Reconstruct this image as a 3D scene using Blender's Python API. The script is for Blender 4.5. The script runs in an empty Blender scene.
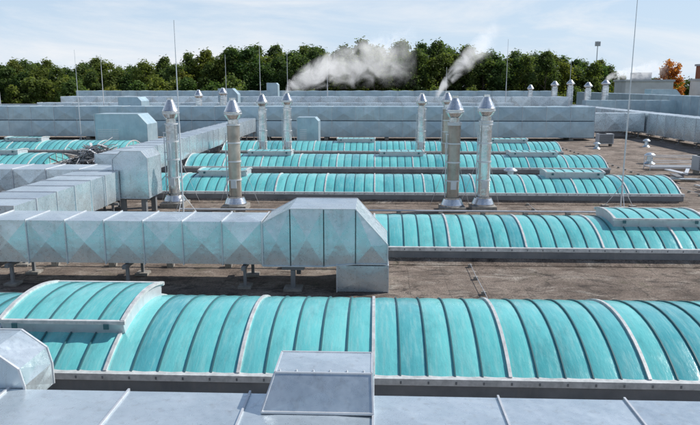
import bpy, math, random
from mathutils import Vector, noise as mnoise
random.seed(7)
R=math.radians
scene=bpy.context.scene
COL=scene.collection

# ---------------------------------------------------------------- builder
class B:
    def __init__(s): s.v=[];s.f=[];s.m=[];s.sm=[];s.c=[]
    def add(s,vs,fs,mat=0,smooth=False,col=0.5):
        o=len(s.v); s.v+= [tuple(p) for p in vs]
        for f in fs:
            s.f.append(tuple(i+o for i in f)); s.m.append(mat); s.sm.append(smooth); s.c.append(col)
    def box(s,x0,x1,y0,y1,z0,z1,mat=0,col=0.5):
        vs=[(x0,y0,z0),(x1,y0,z0),(x1,y1,z0),(x0,y1,z0),(x0,y0,z1),(x1,y0,z1),(x1,y1,z1),(x0,y1,z1)]
        s.add(vs,[(0,3,2,1),(4,5,6,7),(0,1,5,4),(1,2,6,5),(2,3,7,6),(3,0,4,7)],mat,False,col)
    def beam(s,p,q,w,h=None,mat=0,col=0.5):
        h=h or w
        p=Vector(p);q=Vector(q);d=(q-p).normalized()
        up=Vector((0,0,1)) if abs(d.z)<.95 else Vector((0,1,0))
        a=d.cross(up).normalized()*w/2; b=a.cross(d).normalized()*h/2
        vs=[p-a-b,p+a-b,p+a+b,p-a+b,q-a-b,q+a-b,q+a+b,q-a+b]
        s.add(vs,[(0,3,2,1),(4,5,6,7),(0,1,5,4),(1,2,6,5),(2,3,7,6),(3,0,4,7)],mat,False,col)
    def tube(s,p,q,r0,r1=None,n=10,mat=0,cap=True,col=0.5):
        r1=r0 if r1 is None else r1
        p=Vector(p);q=Vector(q);d=(q-p).normalized()
        up=Vector((0,0,1)) if abs(d.z)<.95 else Vector((0,1,0))
        a=d.cross(up).normalized(); b=a.cross(d).normalized()
        vs=[]
        for c,r in((p,r0),(q,r1)):
            for i in range(n):
                t=2*math.pi*i/n; vs.append(c+a*math.cos(t)*r+b*math.sin(t)*r)
        s.add(vs,[(i,(i+1)%n,n+(i+1)%n,n+i) for i in range(n)],mat,True,col)
        if cap: s.add(vs,[tuple(range(n))[::-1],tuple(range(n,2*n))],mat,False,col)
    def lathe(s,cx,cy,prof,n=24,mat=0,col=0.5,smooth=True):
        for (r0,z0),(r1,z1) in zip(prof[:-1],prof[1:]):
            vs=[]
            for r,z in((r0,z0),(r1,z1)):
                for i in range(n):
                    t=2*math.pi*i/n; vs.append((cx+r*math.cos(t),cy+r*math.sin(t),z))
            s.add(vs,[(i,(i+1)%n,n+(i+1)%n,n+i) for i in range(n)],mat,smooth,col)
    def poke(s,pts,h,mat=0,col=0.5):
        pts=[Vector(p) for p in pts]; c=sum(pts,Vector())/len(pts)
        n=(pts[1]-pts[0]).cross(pts[2]-pts[1]).normalized()
        k=len(pts)
        s.add(pts+[c+n*h],[(i,(i+1)%k,k) for i in range(k)],mat,False,col)
    def make(s,name,mats,bevel=0,parent=None):
        me=bpy.data.meshes.new(name); me.from_pydata(s.v,[],s.f)
        for m in mats: me.materials.append(m)
        me.polygons.foreach_set('material_index',s.m)
        me.polygons.foreach_set('use_smooth',s.sm)
        at=me.attributes.new('tint','FLOAT','FACE'); at.data.foreach_set('value',s.c)
        me.update()
        ob=bpy.data.objects.new(name,me); COL.objects.link(ob)
        if parent: ob.parent=parent
        if bevel:
            md=ob.modifiers.new('bevel','BEVEL'); md.width=bevel; md.segments=2; md.limit_method='ANGLE'
        return ob

# ---------------------------------------------------------------- materials
def mat_new(name):
    m=bpy.data.materials.new(name); m.use_nodes=True
    nt=m.node_tree; b=nt.nodes['Principled BSDF']; return m,nt,b
def N(nt,t,**k):
    n=nt.nodes.new(t)
    for a,v in k.items(): setattr(n,a,v)
    return n
def ramp(nt,fac,stops):
    r=N(nt,'ShaderNodeValToRGB'); cr=r.color_ramp
    while len(cr.elements)<len(stops): cr.elements.new(.5)
    for e,(p,c) in zip(cr.elements,stops): e.position=p; e.color=(*c,1) if len(c)==3 else c
    nt.links.new(fac,r.inputs[0]); return r.outputs[0]
def noise(nt,vec,scale,detail=5,rough=.55,mapscale=None,dist=0):
    if mapscale:
        mp=N(nt,'ShaderNodeMapping'); mp.inputs['Scale'].default_value=mapscale
        nt.links.new(vec,mp.inputs[0]); vec=mp.outputs[0]
    n=N(nt,'ShaderNodeTexNoise'); n.inputs['Scale'].default_value=scale
    n.inputs['Detail'].default_value=detail; n.inputs['Roughness'].default_value=rough
    n.inputs['Distortion'].default_value=dist
    nt.links.new(vec,n.inputs['Vector']); return n.outputs['Fac']
def mix(nt,a,b,f,mode='MIX'):
    m=N(nt,'ShaderNodeMix',data_type='RGBA',blend_type=mode)
    for sock,val in ((m.inputs[0],f),(m.inputs[6],a),(m.inputs[7],b)):
        if isinstance(val,bpy.types.NodeSocket): nt.links.new(val,sock)
        elif isinstance(val,(int,float)): sock.default_value=val
        else: sock.default_value=(*val,1)
    return m.outputs[2]
def coords(nt): 
    return N(nt,'ShaderNodeNewGeometry').outputs['Position']
def tint(nt):
    a=N(nt,'ShaderNodeAttribute',attribute_name='tint'); return a.outputs['Fac']
def bump(nt,b,h,strength=.3,dist=.02):
    n=N(nt,'ShaderNodeBump'); n.inputs['Strength'].default_value=strength; n.inputs['Distance'].default_value=dist
    nt.links.new(h,n.inputs['Height']); nt.links.new(n.outputs[0],b.inputs['Normal'])

def galvanised(name,c0,c1,metal=.55,rough=.38,streak=True):
    m,nt,b=mat_new(name); P=coords(nt)
    n1=noise(nt,P,1.3,6,.6); n2=noise(nt,P,9,4,.6)
    c=ramp(nt,n1,[(.3,c0),(.7,c1)])
    c=mix(nt,c,mix(nt,(.88,.88,.88),(1.08,1.08,1.08),n2),.6,'MULTIPLY')
    c=mix(nt,c,ramp(nt,tint(nt),[(0,(.74,.77,.82)),(1,(1.10,1.10,1.10))]),1,'MULTIPLY')
    if streak:
        s=noise(nt,P,2.2,5,.65,(3,3,.35))
        c=mix(nt,c,(.30,.28,.25),ramp(nt,s,[(.55,(0,0,0)),(.85,(.55,.55,.55))]))
        s=noise(nt,P,5,7,.75)
        c=mix(nt,c,(.28,.26,.23),ramp(nt,s,[(.63,(0,0,0)),(.75,(.22,.22,.22))]))
    nt.links.new(c,b.inputs['Base Color'])
    b.inputs['Metallic'].default_value=metal
    rr=ramp(nt,n2,[(.3,(rough-.05,)*3),(.7,(rough+.09,)*3)]); nt.links.new(rr,b.inputs['Roughness'])
    bump(nt,b,noise(nt,P,1.6,3,.5),.45,.06)
    return m
M_galv=galvanised('galvanised_sheet',(.56,.65,.69),(.74,.81,.84),.65,.28)  # aqua lean of both base colours paints in the skylights' reflection
M_galv_blue=galvanised('weathered_blue_sheet',(.37,.51,.58),(.51,.65,.70),.4,.38)
M_alu=galvanised('aluminium_trim',(.62,.64,.66),(.76,.77,.78),.4,.4)
M_steel=galvanised('stainless_stack',(.62,.64,.65),(.86,.87,.87),.88,.20)
M_heat=galvanised('heat_tinted_steel',(.34,.29,.24),(.60,.54,.47),.65,.32)
M_wall2=galvanised('curb_upstand',(.15,.16,.17),(.27,.27,.27),.1,.6)
M_dark,nt,b=mat_new('dark_rubber'); b.inputs['Base Color'].default_value=(.03,.035,.04,1); b.inputs['Roughness'].default_value=.7
M_conc,nt,b=mat_new('concrete_block')
P=coords(nt); nt.links.new(ramp(nt,noise(nt,P,8,6),[(.3,(.18,.17,.15)),(.7,(.34,.32,.29))]),b.inputs['Base Color']); b.inputs['Roughness'].default_value=.9

# glazing
M_glz,nt,b=mat_new('teal_polycarbonate'); P=coords(nt)
c=ramp(nt,noise(nt,P,.55,5,.6),[(.3,(.095,.45,.465)),(.7,(.18,.60,.61))])
c=mix(nt,c,ramp(nt,tint(nt),[(0,(.60,.72,.79)),(.5,(.95,1,1)),(1,(1.32,1.14,1.12))]),1,'MULTIPLY')
st=noise(nt,P,3.0,5,.65,(5,.5,.5))
c=mix(nt,c,(.36,.63,.62),ramp(nt,st,[(.48,(0,0,0)),(.8,(.65,.65,.65))]))
c=mix(nt,c,(.05,.22,.24),ramp(nt,noise(nt,P,1.1,8,.75,(1.5,.6,1)),[(.52,(0,0,0)),(.78,(.65,.65,.65))]))
c=mix(nt,c,(.6,.68,.66),ramp(nt,noise(nt,P,50,3,.6),[(.66,(0,0,0)),(.72,(.4,.4,.4))]))
nt.links.new(c,b.inputs['Base Color'])
rg=ramp(nt,noise(nt,P,4,5,.7),[(.35,(.14,)*3),(.7,(.32,)*3)]); nt.links.new(rg,b.inputs['Roughness'])
b.inputs['Specular IOR Level'].default_value=.7
bump(nt,b,noise(nt,P,2.2,4,.6,(2,.6,1)),.32,.05)
M_rib,nt,b=mat_new('teal_rib_profile'); b.inputs['Base Color'].default_value=(.045,.14,.16,1); b.inputs['Roughness'].default_value=.5
M_main,nt,b=mat_new('aluminium_rib'); P=coords(nt)
nt.links.new(ramp(nt,noise(nt,P,6,7,.7),[(.3,(.42,.44,.44)),(.65,(.74,.75,.75))]),b.inputs['Base Color']); b.inputs['Roughness'].default_value=.45; b.inputs['Metallic'].default_value=.2

# roof membrane
M_roof,nt,b=mat_new('roof_gravel_bitumen'); P=coords(nt)
c=ramp(nt,noise(nt,P,.5,9,.72),[(.34,(.13,.100,.080)),(.48,(.24,.19,.155)),(.64,(.37,.305,.255))])
c=mix(nt,c,(.045,.036,.03),ramp(nt,noise(nt,P,.8,9,.8,(1,1.6,1),1.5),[(.51,(0,0,0)),(.61,(.85,.85,.85))]))
c=mix(nt,c,(.50,.45,.39),ramp(nt,noise(nt,P,1.1,9,.8,(.6,1.3,1),1.0),[(.53,(0,0,0)),(.65,(.8,.8,.8))]))
c=mix(nt,c,(.09,.10,.045),ramp(nt,noise(nt,P,.7,7,.75),[(.58,(0,0,0)),(.70,(.6,.6,.6))]))
g=noise(nt,P,20,7,.85)
c=mix(nt,c,ramp(nt,g,[(.35,(.25,.25,.25)),(.65,(1.6,1.6,1.6))]),.9,'MULTIPLY')
bk=N(nt,'ShaderNodeTexBrick'); bk.inputs['Scale'].default_value=1; bk.inputs['Brick Width'].default_value=60; bk.inputs['Row Height'].default_value=1.05
bk.inputs['Mortar Size'].default_value=.02; bk.inputs['Mortar Smooth'].default_value=.6; bk.inputs['Color1'].default_value=(1,1,1,1); bk.inputs['Color2'].default_value=(.78,.78,.78,1); bk.inputs['Mortar'].default_value=(.5,.5,.5,1)
mp=N(nt,'ShaderNodeMapping'); mp.inputs['Rotation'].default_value=(0,0,R(90)); nt.links.new(P,mp.inputs[0])
dn=N(nt,'ShaderNodeTexNoise'); dn.inputs['Scale'].default_value=1.5; dn.inputs['Detail'].default_value=4
nt.links.new(mp.outputs[0],dn.inputs['Vector'])
va=N(nt,'ShaderNodeVectorMath',operation='MULTIPLY_ADD'); va.inputs[1].default_value=(.12,.12,0); nt.links.new(dn.outputs['Color'],va.inputs[0]); nt.links.new(mp.outputs[0],va.inputs[2])
nt.links.new(va.outputs[0],bk.inputs['Vector'])
c=mix(nt,c,bk.outputs['Color'],.6,'MULTIPLY')
nt.links.new(c,b.inputs['Base Color']); b.inputs['Roughness'].default_value=.92
bump(nt,b,g,.9,.06)

M_wall,nt,b=mat_new('factory_wall_cladding'); P=coords(nt)
nt.links.new(ramp(nt,noise(nt,P,.4,4),[(.3,(.38,.40,.42)),(.7,(.48,.50,.52))]),b.inputs['Base Color']); b.inputs['Roughness'].default_value=.6
M_white,nt,b=mat_new('white_cladding'); P=coords(nt)
nt.links.new(ramp(nt,noise(nt,P,.3,4),[(.3,(.5,.5,.5)),(.7,(.66,.66,.66))]),b.inputs['Base Color']); b.inputs['Roughness'].default_value=.6
M_win,nt,b=mat_new('window_glass'); b.inputs['Base Color'].default_value=(.03,.05,.07,1); b.inputs['Roughness'].default_value=.1
M_brick,nt,b=mat_new('red_brick'); P=coords(nt)
nt.links.new(ramp(nt,noise(nt,P,2,6,.7),[(.3,(.26,.09,.05)),(.7,(.40,.17,.10))]),b.inputs['Base Color']); b.inputs['Roughness'].default_value=.85

M_grass,nt,b=mat_new('grass_field'); P=coords(nt)
nt.links.new(ramp(nt,noise(nt,P,.02,9,.7),[(.3,(.04,.07,.02)),(.7,(.10,.12,.05))]),b.inputs['Base Color']); b.inputs['Roughness'].default_value=1

def foliage(name,d,l,a):
    m,nt,b=mat_new(name)
    oi=N(nt,'ShaderNodeObjectInfo')
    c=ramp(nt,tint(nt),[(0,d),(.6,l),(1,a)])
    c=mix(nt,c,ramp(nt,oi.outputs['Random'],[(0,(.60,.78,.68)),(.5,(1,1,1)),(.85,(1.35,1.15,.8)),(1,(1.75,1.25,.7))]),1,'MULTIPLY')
    nt.links.new(c,b.inputs['Base Color']); b.inputs['Roughness'].default_value=.7
    b.inputs['Specular IOR Level'].default_value=.25
    tr=N(nt,'ShaderNodeBsdfTranslucent'); nt.links.new(mix(nt,c,(1.5,1.6,.9),1.0,'MULTIPLY'),tr.inputs[0])
    ms=N(nt,'ShaderNodeMixShader'); ms.inputs[0].default_value=.45
    nt.links.new(b.outputs[0],ms.inputs[1]); nt.links.new(tr.outputs[0],ms.inputs[2])
    nt.links.new(ms.outputs[0],nt.nodes['Material Output'].inputs[0])
    return m
M_leaf=foliage('green_foliage',(.050,.080,.030),(.090,.135,.042),(.14,.185,.06))
M_leaf2=foliage('light_foliage',(.070,.108,.034),(.125,.175,.052),(.18,.215,.07))
M_orange=foliage('autumn_foliage',(.26,.10,.03),(.42,.17,.04),(.5,.26,.06))
M_bark,nt,b=mat_new('bark'); b.inputs['Base Color'].default_value=(.09,.07,.055,1); b.inputs['Roughness'].default_value=.9

# ---------------------------------------------------------------- ground + building
g=B(); g.add([(-3000,-600,-9),(3000,-600,-9),(3000,5000,-9),(-3000,5000,-9)],[(0,1,2,3)]); g.make('ground',[M_grass])

f=B()
f.box(-90,62,-30,152,-9,0,1)
f.add([(-90,-30,.004),(62,-30,.004),(62,152,.004),(-90,152,.004)],[(0,1,2,3)],0)
def parapet(x0,x1,y0,y1,h):
    f.box(x0,x1,y0,y1,.004,h,2); f.box(x0-.06,x1+.06,y0-.06,y1+.06,h,h+.08,3)
parapet(-90,62,151.4,151.9,1.1); parapet(-90,-89.5,-30,151.3,1.1); parapet(61.4,61.9,-30,151.3,1.1)
for k in range(18):
    f.box(-85+k*8,-79+k*8,152,152.06,-5,-3,4)
f.make('factory_building',[M_roof,M_wall,M_galv_blue,M_alu,M_win])

# ---------------------------------------------------------------- skylight vaults
BAY=2.39; NP=5; W=3.9; RISE=.58; CURB=.45
def arc(u,W=W,rise=RISE,off=0):
    r=(W*W/4+rise*rise)/(2*rise); a=math.asin(W/2/r); t=-a+2*a*u
    return (W/2+(r+off)*math.sin(t), rise-r+(r+off)*math.cos(t), )
def vault(y0,i0,i1,x_off=0):
    b=B(); x0=i0*BAY+x_off; x1=i1*BAY+x_off; SEG=14
    def P(x,u,off=0):
        y,z=arc(u,off=off); return (x,y0+y,CURB+.03+z)
    pw=BAY/NP
    n=round((i1-i0)*NP)
    for k in range(n):
        xa=x0+k*pw; col=min(1,max(0,random.gauss(.5,.22)))
        if random.random()<.06: col=.02
        xs=[xa,xa+pw*.2,xa+pw*.5,xa+pw*.8,xa+pw]; of=[0,.014,.022,.014,0]
        vs=[P(x,j/SEG,o) for j in range(SEG+1) for x,o in zip(xs,of)]
        fs=[(j*5+i,j*5+i+1,(j+1)*5+i+1,(j+1)*5+i) for j in range(SEG) for i in range(4)]
        b.add(vs,fs,0,True,col)
    def rib(x,w,h,mat):
        vs=[]
        for j in range(SEG+1):
            u=j/SEG
            vs+=[P(x-w/2,u,-.02),P(x-w/2,u,h),P(x+w/2,u,h),P(x+w/2,u,-.02)]
        fs=[]
        for j in range(SEG):
            a=j*4
            for i in range(3): fs.append((a+i,a+4+i,a+5+i,a+i+1)[::-1])
        fs+=[(0,1,2,3),(SEG*4+3,SEG*4+2,SEG*4+1,SEG*4)]
        b.add(vs,fs,mat)
    for k in range(n+1):
        x=x0+k*pw
        if k%NP==0: rib(x,.06,.05,1)
        else: rib(x,.024,.034,2)
    for x,s in((x0,-1),(x1,1)):
        pts=[P(x,j/SEG) for j in range(SEG+1)]
        b.add(pts,[tuple(range(SEG+1))],0,False,.3)
        for j in (4,7,10): b.beam((x+s*.02,pts[j][1],CURB),(x+s*.02,pts[j][1],pts[j][2]),.05,.05,1)
    for ya,yb in((y0-.10,y0),(y0+W,y0+W+.10)):
        b.box(x0-.1,x1+.1,ya,yb,.01,CURB-.07,3)
        b.box(x0-.13,x1+.13,ya-.03,yb+.03,CURB-.07,CURB+.05,1)
    for xa,xb in((x0-.1,x0-.001),(x1+.001,x1+.1)):
        b.box(xa,xb,y0,y0+W,.01,CURB-.07,3); b.box(xa-.03,xb,y0+.031,y0+W-.031,CURB-.07,CURB+.045,1)
    b.add([(x0-.3,y0-.45,.02),(x1+.3,y0-.45,.02),(x1+.3,y0-.1,.16),(x0-.3,y0-.1,.16)],[(0,1,2,3)],4)
    for k in range(0,n+1):
        x=x0+k*pw; b.box(x-.015,x+.015,y0-.138,y0-.131,CURB-.04,CURB+.01,3)
    return b.make('barrel_skylight',[M_glz,M_main,M_rib,M_wall2,M_roof])
ROWS=[10.65,20.0,30.6,40.3,50.4]
for y in ROWS: vault(y,-5,6)
for y,e in zip(ROWS[2:],(-8,-8.6,-8)): vault(y,-17,e,-.6)

def hatch(x0,x1,y0,u0=.02,u1=.62,lift=.30):
    b=B(); S=8
    def P(x,u,off):
        y,z=arc(u,off=off); return (x,y0+y,CURB+.03+z)
    n=max(3,round((x1-x0)/.46)); pw=(x1-x0)/n
    for k in range(n):
        xa=x0+k*pw; xs=[xa,xa+pw*.5,xa+pw]
        vs=[P(x,u0+(u1-u0)*j/S,lift+o) for j in range(S+1) for x,o in zip(xs,(0,.018,0))]
        b.add(vs,[(j*3+i,j*3+i+1,(j+1)*3+i+1,(j+1)*3+i) for j in range(S) for i in range(2)],0,True,random.uniform(.35,.8))
    for k in range(n+1):
        x=x0+k*pw; w,h,mt=(.08,.06,1) if k in(0,n) else(.03,.035,2)
        for j in range(S):
            ua=u0+(u1-u0)*j/S; ub=u0+(u1-u0)*(j+1)/S
            b.beam(P(x,ua,lift+h/2-.01),P(x,ub,lift+h/2-.01),w,h,mt)
    for x in (x0,x1):
        pt=[P(x,u0+(u1-u0)*j/S,lift) for j in range(S+1)]; pb=[P(x,u0+(u1-u0)*j/S,-.05) for j in range(S+1)]
        b.add(pt+pb,[(j,j+1,S+2+j,S+1+j) for j in range(S)],3)
    for u in(u0,u1):
        b.beam(P(x0-.05,u,lift),P(x1+.05,u,lift),.08,.07,1)
        b.add([P(x0,u,lift-.02),P(x1,u,lift-.02),P(x1,u,-.05),P(x0,u,-.05)],[(0,1,2,3)],3)
    for x in(x0+.3,x1-.3): b.box(x-.05,x+.05,P(x,u0,lift)[1]-.07,P(x,u0,lift)[1]-.045,P(x,u0,lift)[2]-.12,P(x,u0,lift)[2]-.02,2)
    return b.make('smoke_vent_hatch',[M_glz,M_main,M_rib,M_alu])
hatch(-7.05,-4.7,10.65,.22,.74,.27)
hatch(7.8,10.7,20.0,.28,.70,.28)
for x0,x1,y in((8.4,11.2,ROWS[2]),(-8.8,-6.4,ROWS[2]),(8.6,11.6,ROWS[3]),(.3,3.1,ROWS[3]),(-8.2,-5.4,ROWS[3]),(9,12,ROWS[4]),(-3,0,ROWS[4]),(-26,-23.4,ROWS[3]),(-30,-27,ROWS[4])):
    hatch(x0,x1,y,.36,.66,.28)

# ---------------------------------------------------------------- ducts
def duct_into(b,x0,x1,y0,y1,z0,z1,axis='x',seg=1.2,pk=.035,legs=None,legstep=3.5):
    L=(x1-x0) if axis=='x' else (y1-y0); n=max(1,round(L/seg)); s=L/n
    for k in range(n):
        if axis=='x': a,c,d,e=x0+k*s,x0+(k+1)*s,y0,y1
        else: a,c,d,e=x0,x1,y0+k*s,y0+(k+1)*s
        t=lambda: min(1,max(0,random.gauss(.55,.22)))
        q=lambda: pk*random.uniform(.5,1.3)
        b.poke([(a,d,z1),(c,d,z1),(c,e,z1),(a,e,z1)],q(),0,t())
        b.poke([(a,e,z0),(c,e,z0),(c,d,z0),(a,d,z0)],q(),0,t())
        if axis=='x' or k==0: b.poke([(a,d,z0),(c,d,z0),(c,d,z1),(a,d,z1)],q(),0,t())
        if axis=='x' or k==n-1: b.poke([(c,e,z0),(a,e,z0),(a,e,z1),(c,e,z1)],q(),0,t())
        if axis=='y' or k==0: b.poke([(a,e,z0),(a,d,z0),(a,d,z1),(a,e,z1)],q(),0,t())
        if axis=='y' or k==n-1: b.poke([(c,d,z0),(c,e,z0),(c,e,z1),(c,d,z1)],q(),0,t())
    e=.03
    for k in range(n+1):
        w=.014
        if axis=='x':
            x=x0+k*s
            b.box(x-w,x+w,y0-e,y1+e,z1+.002,z1+e,1); b.box(x-w,x+w,y0-e,y1+e,z0-e,z0-.002,1)
            b.box(x-w,x+w,y0-e,y0-.002,z0-.002,z1+.002,1); b.box(x-w,x+w,y1+.002,y1+e,z0-.002,z1+.002,1)
        else:
            y=y0+k*s
            b.box(x0-e,x1+e,y-w,y+w,z1+.002,z1+e,1); b.box(x0-e,x1+e,y-w,y+w,z0-e,z0-.002,1)
            b.box(x0-e,x0-.002,y-w,y+w,z0-.002,z1+.002,1); b.box(x1+.002,x1+e,y-w,y+w,z0-.002,z1+.002,1)
    if legs:
        m=max(2,int(L/legstep)+1)
        for k in range(m):
            p=.5+(L-1)*k/(m-1)
            for side in(0,1):
                if axis=='x': px,py=x0+p,(y0+.1 if side==0 else y1-.1)
                else: px,py=(x0+.1 if side==0 else x1-.1),y0+p
                b.box(px-.04,px+.04,py-.04,py+.04,.08,z0-.14,4)
                b.box(px-.18,px+.18,py-.18,py+.18,.01,.08,3)
            if axis=='x': b.box(x0+p-.05,x0+p+.05,y0-.15,y1+.15,z0-.14,z0-.04,4)
            else: b.box(x0-.15,x1+.15,y0+p-.05,y0+p+.05,z0-.14,z0-.04,4)
DM=[M_galv,M_alu,M_galv_blue,M_conc,M_wall2]
DMB=[M_galv_blue,M_alu,M_galv_blue,M_conc,M_wall2]
def duct(*a,mats=DM,name='ventilation_duct',**k):
    b=B(); duct_into(b,*a,**k); return b.make(name,mats)

def prism_xz(b,prof,y0,y1,pk=.03,mat=0,panels=None):
    n=len(prof)
    for i in range(n):
        (xa,za),(xb,zb)=prof[i],prof[(i+1)%n]
        b.poke([(xa,y0,za),(xa,y1,za),(xb,y1,zb),(xb,y0,zb)],pk*.5,mat,random.uniform(.3,.9))
        b.beam((xa,y0-.02,za),(xb,y0-.02,zb),.035,.025,1); b.beam((xa,y1+.02,za),(xb,y1+.02,zb),.035,.025,1)
    for pol in (panels or [prof]):
        b.poke([(x,y0,z) for x,z in pol][::-1],pk,mat,random.uniform(.3,.8))
        b.poke([(x,y1,z) for x,z in pol],pk,mat,random.uniform(.3,.8))
        m=len(pol)
        for i in range(m):
            (xa,za),(xb,zb)=pol[i],pol[(i+1)%m]
            b.beam((xa,y0-.010,za),(xb,y0-.010,zb),.016,.018,1)

b=B()
duct_into(b,-10.6,-3.05,17.0,18.35,.70,1.88,'x',1.08,.05,legs=True)
panels=[[(-3.0,.70),(-3.0,1.88),(-2.25,2.28),(-2.25,.70)],
        [(-2.25,.70),(-2.25,2.28),(-1.35,2.28),(-1.35,.70)],
        [(-1.35,.70),(-1.35,2.28),(-.50,2.28),(-.50,.78),],
        [(-.50,.78),(-.50,2.28),(.36,1.32),(.36,.78)]]
prof=[(-3.0,.70),(-3.0,1.88),(-2.25,2.28),(-.50,2.28),(.36,1.32),(.36,.78),(-.5,.78),(-1.35,.70)]
prism_xz(b,prof,16.85,18.5,.05,0,panels)
duct_into(b,-1.0,.38,16.80,18.5,.02,.74,'x',1.4,.03)
for x in(-2.2,):
    b.box(x-.06,x+.06,16.9,17.02,.08,.57,4); b.box(x-.06,x+.06,18.2,18.32,.08,.57,4); b.box(x-.25,x+.25,16.75,17.2,.01,.08,3)
    b.box(x-.3,x+.3,16.9,18.4,.58,.66,4)
b.make('ventilation_duct',DM)

b=B(); duct_into(b,-10.5,12.25,6.3,8.5,.35,1.2,'x',1.75,.03,legs=True)
b.make('ventilation_duct',DM)
def frustum(b,x0,x1,y0,y1,z0,X0,X1,Y0,Y1,z1,pk=.02):
    A=[(x0,y0,z0),(x1,y0,z0),(x1,y1,z0),(x0,y1,z0)]; C=[(X0,Y0,z1),(X1,Y0,z1),(X1,Y1,z1),(X0,Y1,z1)]
    for i in range(4):
        j=(i+1)%4; b.poke([A[i],A[j],C[j],C[i]],pk,0,random.uniform(.3,.6))
        b.beam(A[i],C[i],.022,.022,1)
    b.poke(C,pk,0,.9)
    for i in range(4):
        j=(i+1)%4; b.beam(C[i],C[j],.025,.022,1); b.beam(A[i],A[j],.03,.03,1)
b=B(); frustum(b,-1.48,.0,7.9,8.95,1.24,-1.34,-.02,8.22,8.92,1.66)
b.box(-1.44,-.04,8.5,8.92,.02,1.2,0,.4)
for k in range(6): b.lathe(-1.28+k*.23,8.25+.02,[(.0,1.685),(.014,1.68),(.014,1.66)],8,1)
b.make('duct_cowl',DM)
b=B(); prism_xz(b,[(-6.9,.9),(-6.9,1.78),(-5.45,1.78),(-5.08,1.5),(-5.02,1.24),(-5.02,.9)],8.53,9.3,.03); b.make('duct_elbow',DM)

# left group of ducts
duct(-12.6,-10.75,18.6,26.6,.75,1.95,'y',seg=1.3,legs=True)
b=B(); duct_into(b,-24,-11.05,26.8,28.6,.8,2.0,'x',1.4,.05,legs=True)
prism_xz(b,[(-11.0,.8),(-11.0,2.45),(-10.6,2.8),(-9.75,2.8),(-9.5,2.5),(-9.5,.8)],26.7,28.3,.04)
b.box(-10.8,-10.6,26.8,27,.01,.79,4); b.box(-9.9,-9.7,26.8,27,.01,.79,4); b.box(-9.9,-9.7,28.0,28.2,.01,.79,4)
b.make('ventilation_duct',DM)
duct(-24,-12.8,21.3,22.9,.5,1.35,'x',seg=1.4,legs=True)
duct(-13.6,-12.1,31,65.8,.9,2.2,'y',seg=1.6,legs=True,mats=DM,pk=.05)
def ahu(x0,y0,w,h,d,mats=DMB,cut=.8):
    b=B(); prism_xz(b,[(x0,.35),(x0,h),(x0+w-cut,h),(x0+w,h-cut*1.1),(x0+w,.35)],y0,y0+d,.05)
    for xx in(x0+.15,x0+w-.35): b.box(xx,xx+.2,y0+.05,y0+d-.05,.01,.34,3)
    for k in range(6): b.box(x0+.25,x0+w*.45,y0-.06,y0-.03,.8+k*.16,.87+k*.16,1)
    return b.make('air_handling_unit',mats)
ahu(-24.8,57.0,4.7,3.0,2.6); ahu(-6.9,57.5,1.9,2.7,2.0,cut=.3); ahu(-28.5,72,2.6,4.2,2.5,cut=.4)
ahu(-24,100,3,5.0,2); ahu(-19.5,118,2.0,5.9,2,cut=.3); ahu(48.5,118,5,4.8,3); ahu(53,96,4,4.2,3,mats=DM)

# far long ducts
b=B(); duct_into(b,-62,22,66.5,69,.3,1.9,'x',2.4,.07,legs=False); duct_into(b,-62,22,66.6,68.9,1.97,3.35,'x',2.4,.07)
for k in range(14): b.box(-61+k*6.2,-60.6+k*6.2,66.6,68.9,.01,.26,3)
b.make('ventilation_duct',DMB)
b=B(); duct_into(b,-50,30,103,105.5,.8,3.7,'x',3,.09,legs=True,legstep=9); b.make('ventilation_duct',DM)
b=B(); duct_into(b,-58,34,126,128,1.2,4.4,'x',3,.09,legs=True,legstep=9); b.make('ventilation_duct',DMB)
b=B(); duct_into(b,-45,18,86,87.5,1.0,3.2,'x',2.4,.07,legs=True,legstep=9); b.make('ventilation_duct',DM)
duct(28.5,30.6,41,98,.5,2.6,'y',seg=2.0,legs=True,mats=DM,pk=.06)
duct(44,46.2,58,146,.8,4.0,'y',seg=2.4,legs=True,legstep=8,mats=DMB)
duct(31,44,98.2,100,.8,3.3,'x',seg=2,legs=True,mats=DMB)
duct(22.2,28.3,70,72,.7,2.6,'x',seg=2,legs=True,mats=DM)

# ---------------------------------------------------------------- chimneys
def stack(x,y,h=5.0,r=.27,warm=False):
    b=B()
    b.box(x-.55,x+.55,y-.55,y+.55,.01,.22,3)
    b.lathe(x,y,[(.5,.22),(.5,.30),(r+.10,.55),(r+.10,.62)],24,0,.4)
    z=.55; zt=h-1.15; k=0
    while z<zt-.05:
        z1=min(zt,z+.82); b.lathe(x,y,[(r,z),(r,z1)],28,1 if (warm and k<4) else 0,random.uniform(.2,1))
        b.lathe(x,y,[(r,z1-.04),(r+.03,z1-.04),(r+.03,z1+.02),(r,z1+.02)],28,2,.6); z=z1; k+=1
    b.lathe(x,y,[(r*.82,zt),(r*.82,zt+.22),(r*1.0,zt+.26),(r*1.38,zt+.42),(r*1.38,zt+.56),(r*1.25,zt+.62),(r*.5,zt+1.05),(r*.5,zt+1.15),(r*.4,zt+1.15),(r*.4,zt+.9)],28,0,.75)
    b.lathe(x,y,[(r*1.40,zt+.46),(r*1.43,zt+.46),(r*1.43,zt+.51),(r*1.40,zt+.51)],28,2,.5)
    b.box(x-.12,x+.12,y-r-.05,y-r+.02,1.0,1.35,2)
    b.tube((x-r-.06,y-.1,.3),(x-r-.06,y-.1,h-1.6),.025,None,8,2)
    for zz in(1.4,2.5,3.4): b.beam((x-r-.1,y-.1,zz),(x,y-.1,zz),.05,.04,2)
    for s in(-1,1): b.tube((x,y,h-2.0),(x+s*.9,y+.9,.05),.008,None,5,2)
    b.make('exhaust_chimney',[M_steel,M_heat,M_alu,M_conc])
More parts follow.
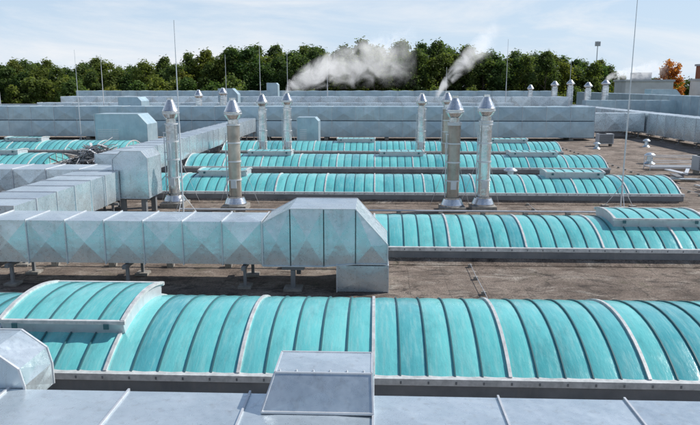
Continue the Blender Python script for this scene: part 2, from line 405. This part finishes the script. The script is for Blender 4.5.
for a in [(-9.2,29.2,4.95,.27),(-6.25,28.6,4.95,.28,True),(3.45,28.6,5.05,.28,True),(4.85,28.9,5.1,.28),
          (-8.35,48.3,4.9,.31),(-6.5,48.3,5.0,.31),(3.4,48.3,4.95,.31),(5.2,47.8,5.05,.31,True),
          (-20.0,74,5.0,.35),(-18.6,80,5.2,.38),
          (30,112,6.2,.5),(32.6,112,6.4,.5),(34.6,109,6.0,.5),(38.4,112,6.4,.55),(26,112,5.6,.4)]: stack(*a)

# ---------------------------------------------------------------- lightning rods
def rod(x,y,h):
    b=B(); b.lathe(x,y,[(.0,.01),(.28,.01),(.28,.09),(.05,.10)],16,1)
    k=1+max(0,(y-60))/60
    b.tube((x,y,.05),(x,y,h*.5),.036*k,.034*k,8,0); b.tube((x,y,h*.5),(x,y,h),.024*k,.014*k,8,0)
    for t in range(3):
        a=t*2.094+.4; b.tube((x,y,1.1),(x+.7*math.cos(a),y+.7*math.sin(a),.06),.015,None,6,0)
        b.box(x+.7*math.cos(a)-.14,x+.7*math.cos(a)+.14,y+.7*math.sin(a)-.14,y+.7*math.sin(a)+.14,.01,.1,1)
    b.make('lightning_rod',[M_alu,M_conc])
for a in[(11.15,29.4,9.8),(-26.8,58.5,8.6),(-7.9,26.1,8.0),(-43.0,74,9.5),(-17.5,100,12),(19,97,12),(-20,88,9.5),(-41,98,10),(-8,110,10),(-36,86,8),(29,100,9),(-12,90,10),(10,94,8)]: rod(*a)

def wire(p,q,step=1.1):
    b=B(); p=Vector(p);q=Vector(q); L=(q-p).length; n=max(1,int(L/step))
    pts=[p+(q-p)*i/n+Vector((random.uniform(-.02,.02),random.uniform(-.02,.02),0)) for i in range(n+1)]
    for i in range(n): b.tube(pts[i]+Vector((0,0,.12)),pts[i+1]+Vector((0,0,.12)),.008,None,5,0)
    for t in pts: b.box(t.x-.06,t.x+.06,t.y-.05,t.y+.05,.006,.10,1)
    b.make('lightning_conductor_wire',[M_alu,M_conc])
wire((.9,15.6,0),(14,15.9,0)); wire((2.9,15.4,0),(2.95,19.4,0)); wire((-10.5,16.1,0),(-1,15.9,0))
wire((-9,26.0,0),(14,26.3,0)); wire((7,25,0),(7.1,30,0)); wire((-10,36.6,0),(15,36.8,0)); wire((16.3,25,0),(16.5,60,0))
def pipe_run(pts,r=.06):
    b=B()
    for p,q in zip(pts[:-1],pts[1:]):
        b.tube(p,q,r,None,10,0)
        L=(Vector(q)-Vector(p)).length
        for i in range(int(L/1.8)+1):
            t=Vector(p).lerp(Vector(q),min(1,(i+.3)*1.8/max(L,1.8)))
            b.box(t.x-.09,t.x+.09,t.y-.12,t.y+.12,.006,max(.02,t.z-r),1)
    b.make('roof_pipe',[M_alu,M_conc])
pipe_run([(-10.4,19.1,.25),(.2,19.1,.25)],.05); pipe_run([(-8.5,27.5,.2),(14,27.5,.2)],.04)
pipe_run([(18.2,34,.3),(26.5,34.2,.3)],.07); pipe_run([(-10,37.8,.25),(14.5,37.8,.25)],.06)
def mushroom(x,y,h=.8,r=.28):
    b=B(); b.lathe(x,y,[(r*1.3,.01),(r*.7,.15),(r*.6,h*.7),(r*.6,h*.8)],18,0); b.lathe(x,y,[(r*.3,h*.78),(r*1.25,h*.74),(r*1.25,h*.82),(r*.7,h),(0.001,h*1.06)],18,0,.8)
    b.make('roof_ventilator',[M_galv])
for p in[(19.6,47),(22.5,45),(8,38.4),(24.6,60),(-16,48),(-15.6,25),(19.5,58)]: mushroom(*p,h=random.uniform(.5,.8),r=random.uniform(.22,.36))
def condenser(x,y):
    b=B(); b.box(x-.7,x+.7,y-.4,y+.4,.25,1.15,0,.6); b.box(x-.6,x-.5,y-.35,y+.35,.01,.25,1); b.box(x+.5,x+.6,y-.35,y+.35,.01,.25,1)
    b.lathe(x-.2,y,[(.33,1.15),(.33,1.24),(.28,1.24),(.28,1.17),(.001,1.17)],18,2)
    for k in range(7): b.box(x-.6,x+.6,y-.425,y-.4,.35+k*.11,.40+k*.11,2)
    b.make('air_conditioning_unit',[M_wall,M_conc,M_dark],.01)
for p in[(20.8,41.5),(21,60.5),(25.6,50)]: condenser(*p)
def platform(x,y,w,d):
    b=B()
    for i in range(int(w/.12)): b.box(x+i*.12,x+i*.12+.05,y,y+d,.22,.26,0)
    for xx in(x,x+w):
        for yy in(y,y+d): b.tube((xx,yy,.01),(xx,yy,.9),.025,None,8,0)
    for zz in(.55,.9):
        for yy in(y,y+d): b.tube((x,yy,zz),(x+w,yy,zz),.02,None,8,0)
    b.beam((x,y,.2),(x+w,y,.2),.06,.1,0); b.beam((x,y+d,.2),(x+w,y+d,.2),.06,.1,0)
    b.make('service_platform',[M_alu])
platform(18.0,43,3.6,1.0)
b=B(); random.seed(5)
for k in range(40):
    x=random.uniform(17,23); y=random.uniform(33.5,39.5); a=random.uniform(-.4,.4)+random.choice((0,1.5)); L=random.uniform(.8,2.6)
    z=.05+.012*k
    b.beam((x,y,z),(x+L*math.cos(a),y+L*math.sin(a),z),random.choice((.08,.2,.4)),.05,random.choice((0,1,2,2)),random.random())
b.make('profile_stack',[M_alu,M_galv,M_wall2])

# scrap pile
b=B(); random.seed(3)
for i in range(800):
    x=random.gauss(-18.2,1.15); y=random.gauss(42.0,.9); rr=math.hypot((x+18.2)/2.9,(y-42.0)/2.4); z=max(.02,1.7*(1-rr*.8))*random.uniform(.1,1.05)+.03
    a=random.uniform(0,6.28); L=random.uniform(.3,1.1); t=random.uniform(-.5,.5)
    b.beam((x,y,z),(x+L*math.cos(a),y+L*math.sin(a),max(.03,z+L*t)),random.choice((.03,.05,.16)),.03,random.choice((0,1,2,2,2,2)),random.random())
b.make('scrap_pile',[M_alu,M_white,M_wall2])

# ---------------------------------------------------------------- trees
def tree_mesh(name,seed,h,w,leafmat,nl=6500,leaf=.42,base=.06):
    rnd=random.Random(seed); b=B()
    th=h*.45; lean=Vector((rnd.uniform(-.5,.5),rnd.uniform(-.5,.5),0))
    b.tube((0,0,0),lean*.5+Vector((0,0,th)),.34,.22,8,1); b.tube(lean*.5+Vector((0,0,th)),lean+Vector((0,0,h*.9)),.22,.05,7,1)
    def env(zz):
        return w*.5*(math.sin(math.pi*(.16+.80*zz))**.55)*(1.05-.30*zz)
    cl=[]
    for i in range(75):
        zz=rnd.random()**.85; z=h*(base+(.95-base)*zz)
        e=env(zz); a=rnd.uniform(0,6.28); rr=e*rnd.random()**.45*rnd.uniform(.8,1.08)
        p=Vector((rr*math.cos(a),rr*math.sin(a),z)); cl.append((p,rnd.uniform(.07,.15)*w,rnd.random()))
        if i%3==0:
            st=lean*.5+Vector((0,0,max(h*.12,z-rr*.8))); b.tube(st,p,.10,.025,5,1)
    cl.append((lean+Vector((0,0,h*.96)),.10*w,.6))
    for i in range(nl):
        p,r,c=rnd.choice(cl)
        d=Vector((rnd.gauss(0,1),rnd.gauss(0,1),rnd.gauss(0,1))).normalized(); q=p+d*r*(rnd.random()**.5)*rnd.choice((1,1,1.2,1.6))
        nrm=(d+Vector((rnd.gauss(0,.7),rnd.gauss(0,.7),rnd.gauss(.5,.6)))).normalized()
        u=nrm.orthogonal().normalized(); v=nrm.cross(u); s=leaf*rnd.uniform(.4,1.2)
        an=rnd.uniform(0,3.14); u,v=u*math.cos(an)+v*math.sin(an),v*math.cos(an)-u*math.sin(an)
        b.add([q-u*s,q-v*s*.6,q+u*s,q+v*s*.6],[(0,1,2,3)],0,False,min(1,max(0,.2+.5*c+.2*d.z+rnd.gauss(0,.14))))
    me=b.make(name,[leafmat,M_bark]); m=me.data; bpy.data.objects.remove(me); return m
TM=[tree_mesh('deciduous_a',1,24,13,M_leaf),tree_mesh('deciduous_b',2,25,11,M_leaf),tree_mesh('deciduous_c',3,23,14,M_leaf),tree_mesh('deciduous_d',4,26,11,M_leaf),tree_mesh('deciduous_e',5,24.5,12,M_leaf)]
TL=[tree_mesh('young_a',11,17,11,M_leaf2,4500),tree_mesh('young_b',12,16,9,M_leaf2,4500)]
forest=bpy.data.objects.new('forest_tree_line',None); COL.objects.link(forest)
rt=random.Random(21)
def plant(me,x,y,s,nm):
    o=bpy.data.objects.new(nm,me); COL.objects.link(o); o.location=(x,y,-9); o.rotation_euler=(0,0,rt.uniform(0,6.28))
    o.scale=(s*rt.uniform(.95,1.25),s*rt.uniform(.95,1.25),s); o.parent=forest
def hprof(px):
    pts=[(-400,.80),(0,.84),(60,.82),(120,.84),(180,.89),(240,.98),(290,1.02),(340,1.0),(400,1.04),(450,1.0),(520,.94),(560,.86),(600,.76),(640,.62),(1100,.6)]
    for (a,ha),(c,hc) in zip(pts[:-1],pts[1:]):
        if a<=px<=c: return ha+(hc-ha)*(px-a)/(c-a)
    return .6
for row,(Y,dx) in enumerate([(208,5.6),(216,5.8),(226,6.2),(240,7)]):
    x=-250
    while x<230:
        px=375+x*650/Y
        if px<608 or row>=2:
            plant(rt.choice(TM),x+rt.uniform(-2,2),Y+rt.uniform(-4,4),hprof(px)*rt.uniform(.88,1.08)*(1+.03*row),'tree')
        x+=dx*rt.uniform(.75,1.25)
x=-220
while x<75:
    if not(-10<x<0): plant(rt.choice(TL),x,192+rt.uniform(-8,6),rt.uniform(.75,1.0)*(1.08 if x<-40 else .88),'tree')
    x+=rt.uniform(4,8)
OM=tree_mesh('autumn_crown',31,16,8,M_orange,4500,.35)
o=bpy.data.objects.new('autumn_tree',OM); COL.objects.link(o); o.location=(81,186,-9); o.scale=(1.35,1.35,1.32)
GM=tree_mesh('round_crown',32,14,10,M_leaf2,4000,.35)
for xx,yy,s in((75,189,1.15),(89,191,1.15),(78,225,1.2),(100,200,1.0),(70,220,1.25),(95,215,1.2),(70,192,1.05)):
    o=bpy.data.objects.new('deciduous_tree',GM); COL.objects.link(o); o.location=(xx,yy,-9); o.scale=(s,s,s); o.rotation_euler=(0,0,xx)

# distant buildings right
def warehouse(x0,x1,y0,y1,h,mat,name='warehouse_building'):
    b=B(); b.box(x0,x1,y0,y1,-9,h,0); b.box(x0-.3,x1+.3,y0-.3,y1+.3,h,h+.5,1)
    n=int((x1-x0)/4)
    for k in range(n):
        for zz in range(int((h+9)/4)): b.box(x0+1+k*4,x0+3.4+k*4,y0-.06,y0,-7.2+zz*4,-5.6+zz*4,2)
    b.box(x0+(x1-x0)*.3,x0+(x1-x0)*.3+4,y0+3,y0+7,h+.5,h+2.3,1)
    b.make(name,[mat,M_wall,M_win])
warehouse(64,76,172,180,6.4,M_white); warehouse(82,120,166,176,6.6,M_white); warehouse(86,93,177,182,10.5,M_brick,'brick_building')
b=B(); b.tube((85,260,-9),(85,260,22),.28,.14,8,0); b.box(84,86,259.8,260.2,20.2,21.9,0)
for i in range(3):
    for j in range(2): b.box(84.1+i*.65,84.6+i*.65,259.6,259.8,20.4+j*.75,20.9+j*.75,1)
b.make('floodlight_mast',[M_wall,M_white])

# ---------------------------------------------------------------- steam
def steam(name,ox,oy,oz,L,rise,r0,r1,dens,seed,pw=.55):
    H=rise+2*r1*.9
    b=B(); b.box(-.4,L,-r1,r1,-.3,H)
    m=bpy.data.materials.new(name+'_vapour'); m.use_nodes=True; nt=m.node_tree; nt.nodes.clear()
    out=N(nt,'ShaderNodeOutputMaterial'); vol=N(nt,'ShaderNodeVolumePrincipled')
    vol.inputs['Color'].default_value=(1,1,1,1); vol.inputs['Anisotropy'].default_value=.0
    tc=N(nt,'ShaderNodeTexCoord'); sep=N(nt,'ShaderNodeSeparateXYZ'); nt.links.new(tc.outputs['Object'],sep.inputs[0])
    def MT(op,a,c=None,d=None,clamp=False):
        n=N(nt,'ShaderNodeMath',operation=op); n.use_clamp=clamp
        for s,v in zip(n.inputs,(a,c,d)):
            if v is None: continue
            if isinstance(v,(int,float)): s.default_value=v
            else: nt.links.new(v,s)
        return n.outputs[0]
    t=MT('DIVIDE',sep.outputs[0],L,clamp=True)
    zc=MT('MULTIPLY',MT('POWER',t,pw),rise)
    rad=MT('MULTIPLY_ADD',MT('POWER',t,.6),r1-r0,r0)
    dz=MT('SUBTRACT',sep.outputs[2],zc)
    d=MT('SQRT',MT('ADD',MT('MULTIPLY',dz,dz),MT('MULTIPLY',sep.outputs[1],sep.outputs[1])))
    k=MT('SUBTRACT',1,MT('DIVIDE',d,rad))
    mp=N(nt,'ShaderNodeMapping'); mp.inputs['Location'].default_value=(seed,seed*2,0); nt.links.new(tc.outputs['Object'],mp.inputs[0])
    n1=noise(nt,mp.outputs[0],.7,4,.62,None,1.4)
    nn=MT('MULTIPLY_ADD',n1,6.0,-2.95)
    s=MT('ADD',MT('MULTIPLY',k,.9),nn,clamp=True)
    s=MT('MULTIPLY',s,MT('MULTIPLY',k,2.5,clamp=True))
    fade=MT('SUBTRACT',1.0,MT('POWER',t,1.6),clamp=True)
    fi=MT('MULTIPLY_ADD',sep.outputs[0],3,.9,clamp=True)
    dd=MT('MULTIPLY',MT('MULTIPLY',s,fade),MT('MULTIPLY',fi,dens))
    nt.links.new(dd,vol.inputs['Density'])
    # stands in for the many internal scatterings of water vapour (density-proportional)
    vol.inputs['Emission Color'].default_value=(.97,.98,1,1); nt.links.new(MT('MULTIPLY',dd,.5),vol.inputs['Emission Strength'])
    nt.links.new(vol.outputs[0],out.inputs['Volume'])
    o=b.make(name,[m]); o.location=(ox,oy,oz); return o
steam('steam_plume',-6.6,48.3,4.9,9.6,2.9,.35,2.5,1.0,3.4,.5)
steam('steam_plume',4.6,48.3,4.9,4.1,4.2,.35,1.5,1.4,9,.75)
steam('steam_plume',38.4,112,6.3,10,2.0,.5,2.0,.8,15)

# ---------------------------------------------------------------- light
AZ=70; EL=42
w=bpy.data.worlds.new('World'); scene.world=w; w.use_nodes=True; nt=w.node_tree
bg=nt.nodes['Background']; sky=N(nt,'ShaderNodeTexSky',sky_type='NISHITA'); sky.sun_disc=False
sky.sun_elevation=R(EL); sky.sun_rotation=R(AZ); sky.air_density=1.0; sky.dust_density=.3; sky.ozone_density=3; sky.altitude=100
tc=N(nt,'ShaderNodeTexCoord'); sp=N(nt,'ShaderNodeSeparateXYZ'); nt.links.new(tc.outputs['Generated'],sp.inputs[0])
haze=ramp(nt,sp.outputs[2],[(0,(.92,)*3),(.14,(.72,)*3),(.36,(.30,)*3),(.7,(0,0,0))])
c=mix(nt,sky.outputs[0],(5.8,7.1,8.7),haze)
n1=noise(nt,tc.outputs['Generated'],2.6,9,.62,(1,1,5),.5)
cf=ramp(nt,n1,[(.44,(0,0,0)),(.66,(.85,.85,.85))])
cz=ramp(nt,sp.outputs[2],[(0,(1,1,1)),(.38,(.9,.9,.9)),(.75,(.15,.15,.15))])
c=mix(nt,c,(8.3,8.5,8.8),mix(nt,cf,cz,1.0,'MULTIPLY'))
nt.links.new(c,bg.inputs[0]); bg.inputs[1].default_value=.108
sl=bpy.data.lights.new('sun','SUN'); sl.energy=5.0; sl.angle=R(.5); sl.color=(1,.95,.88)
so=bpy.data.objects.new('sun',sl); COL.objects.link(so)
dv=Vector((math.sin(R(AZ))*math.cos(R(EL)),math.cos(R(AZ))*math.cos(R(EL)),math.sin(R(EL))))
so.rotation_euler=dv.to_track_quat('Z','Y').to_euler(); so.location=dv*50+Vector((0,0,30))

cam=bpy.data.cameras.new('camera'); co=bpy.data.objects.new('camera',cam); COL.objects.link(co)
cam.lens=33.4; cam.sensor_width=36; cam.clip_end=8000; cam.clip_start=.1
co.location=(0,0,5.5); co.rotation_euler=(R(90-11.1),0,R(2.2)); scene.camera=co
scene.view_settings.view_transform='Standard'; scene.view_settings.look='None'; scene.view_settings.exposure=0
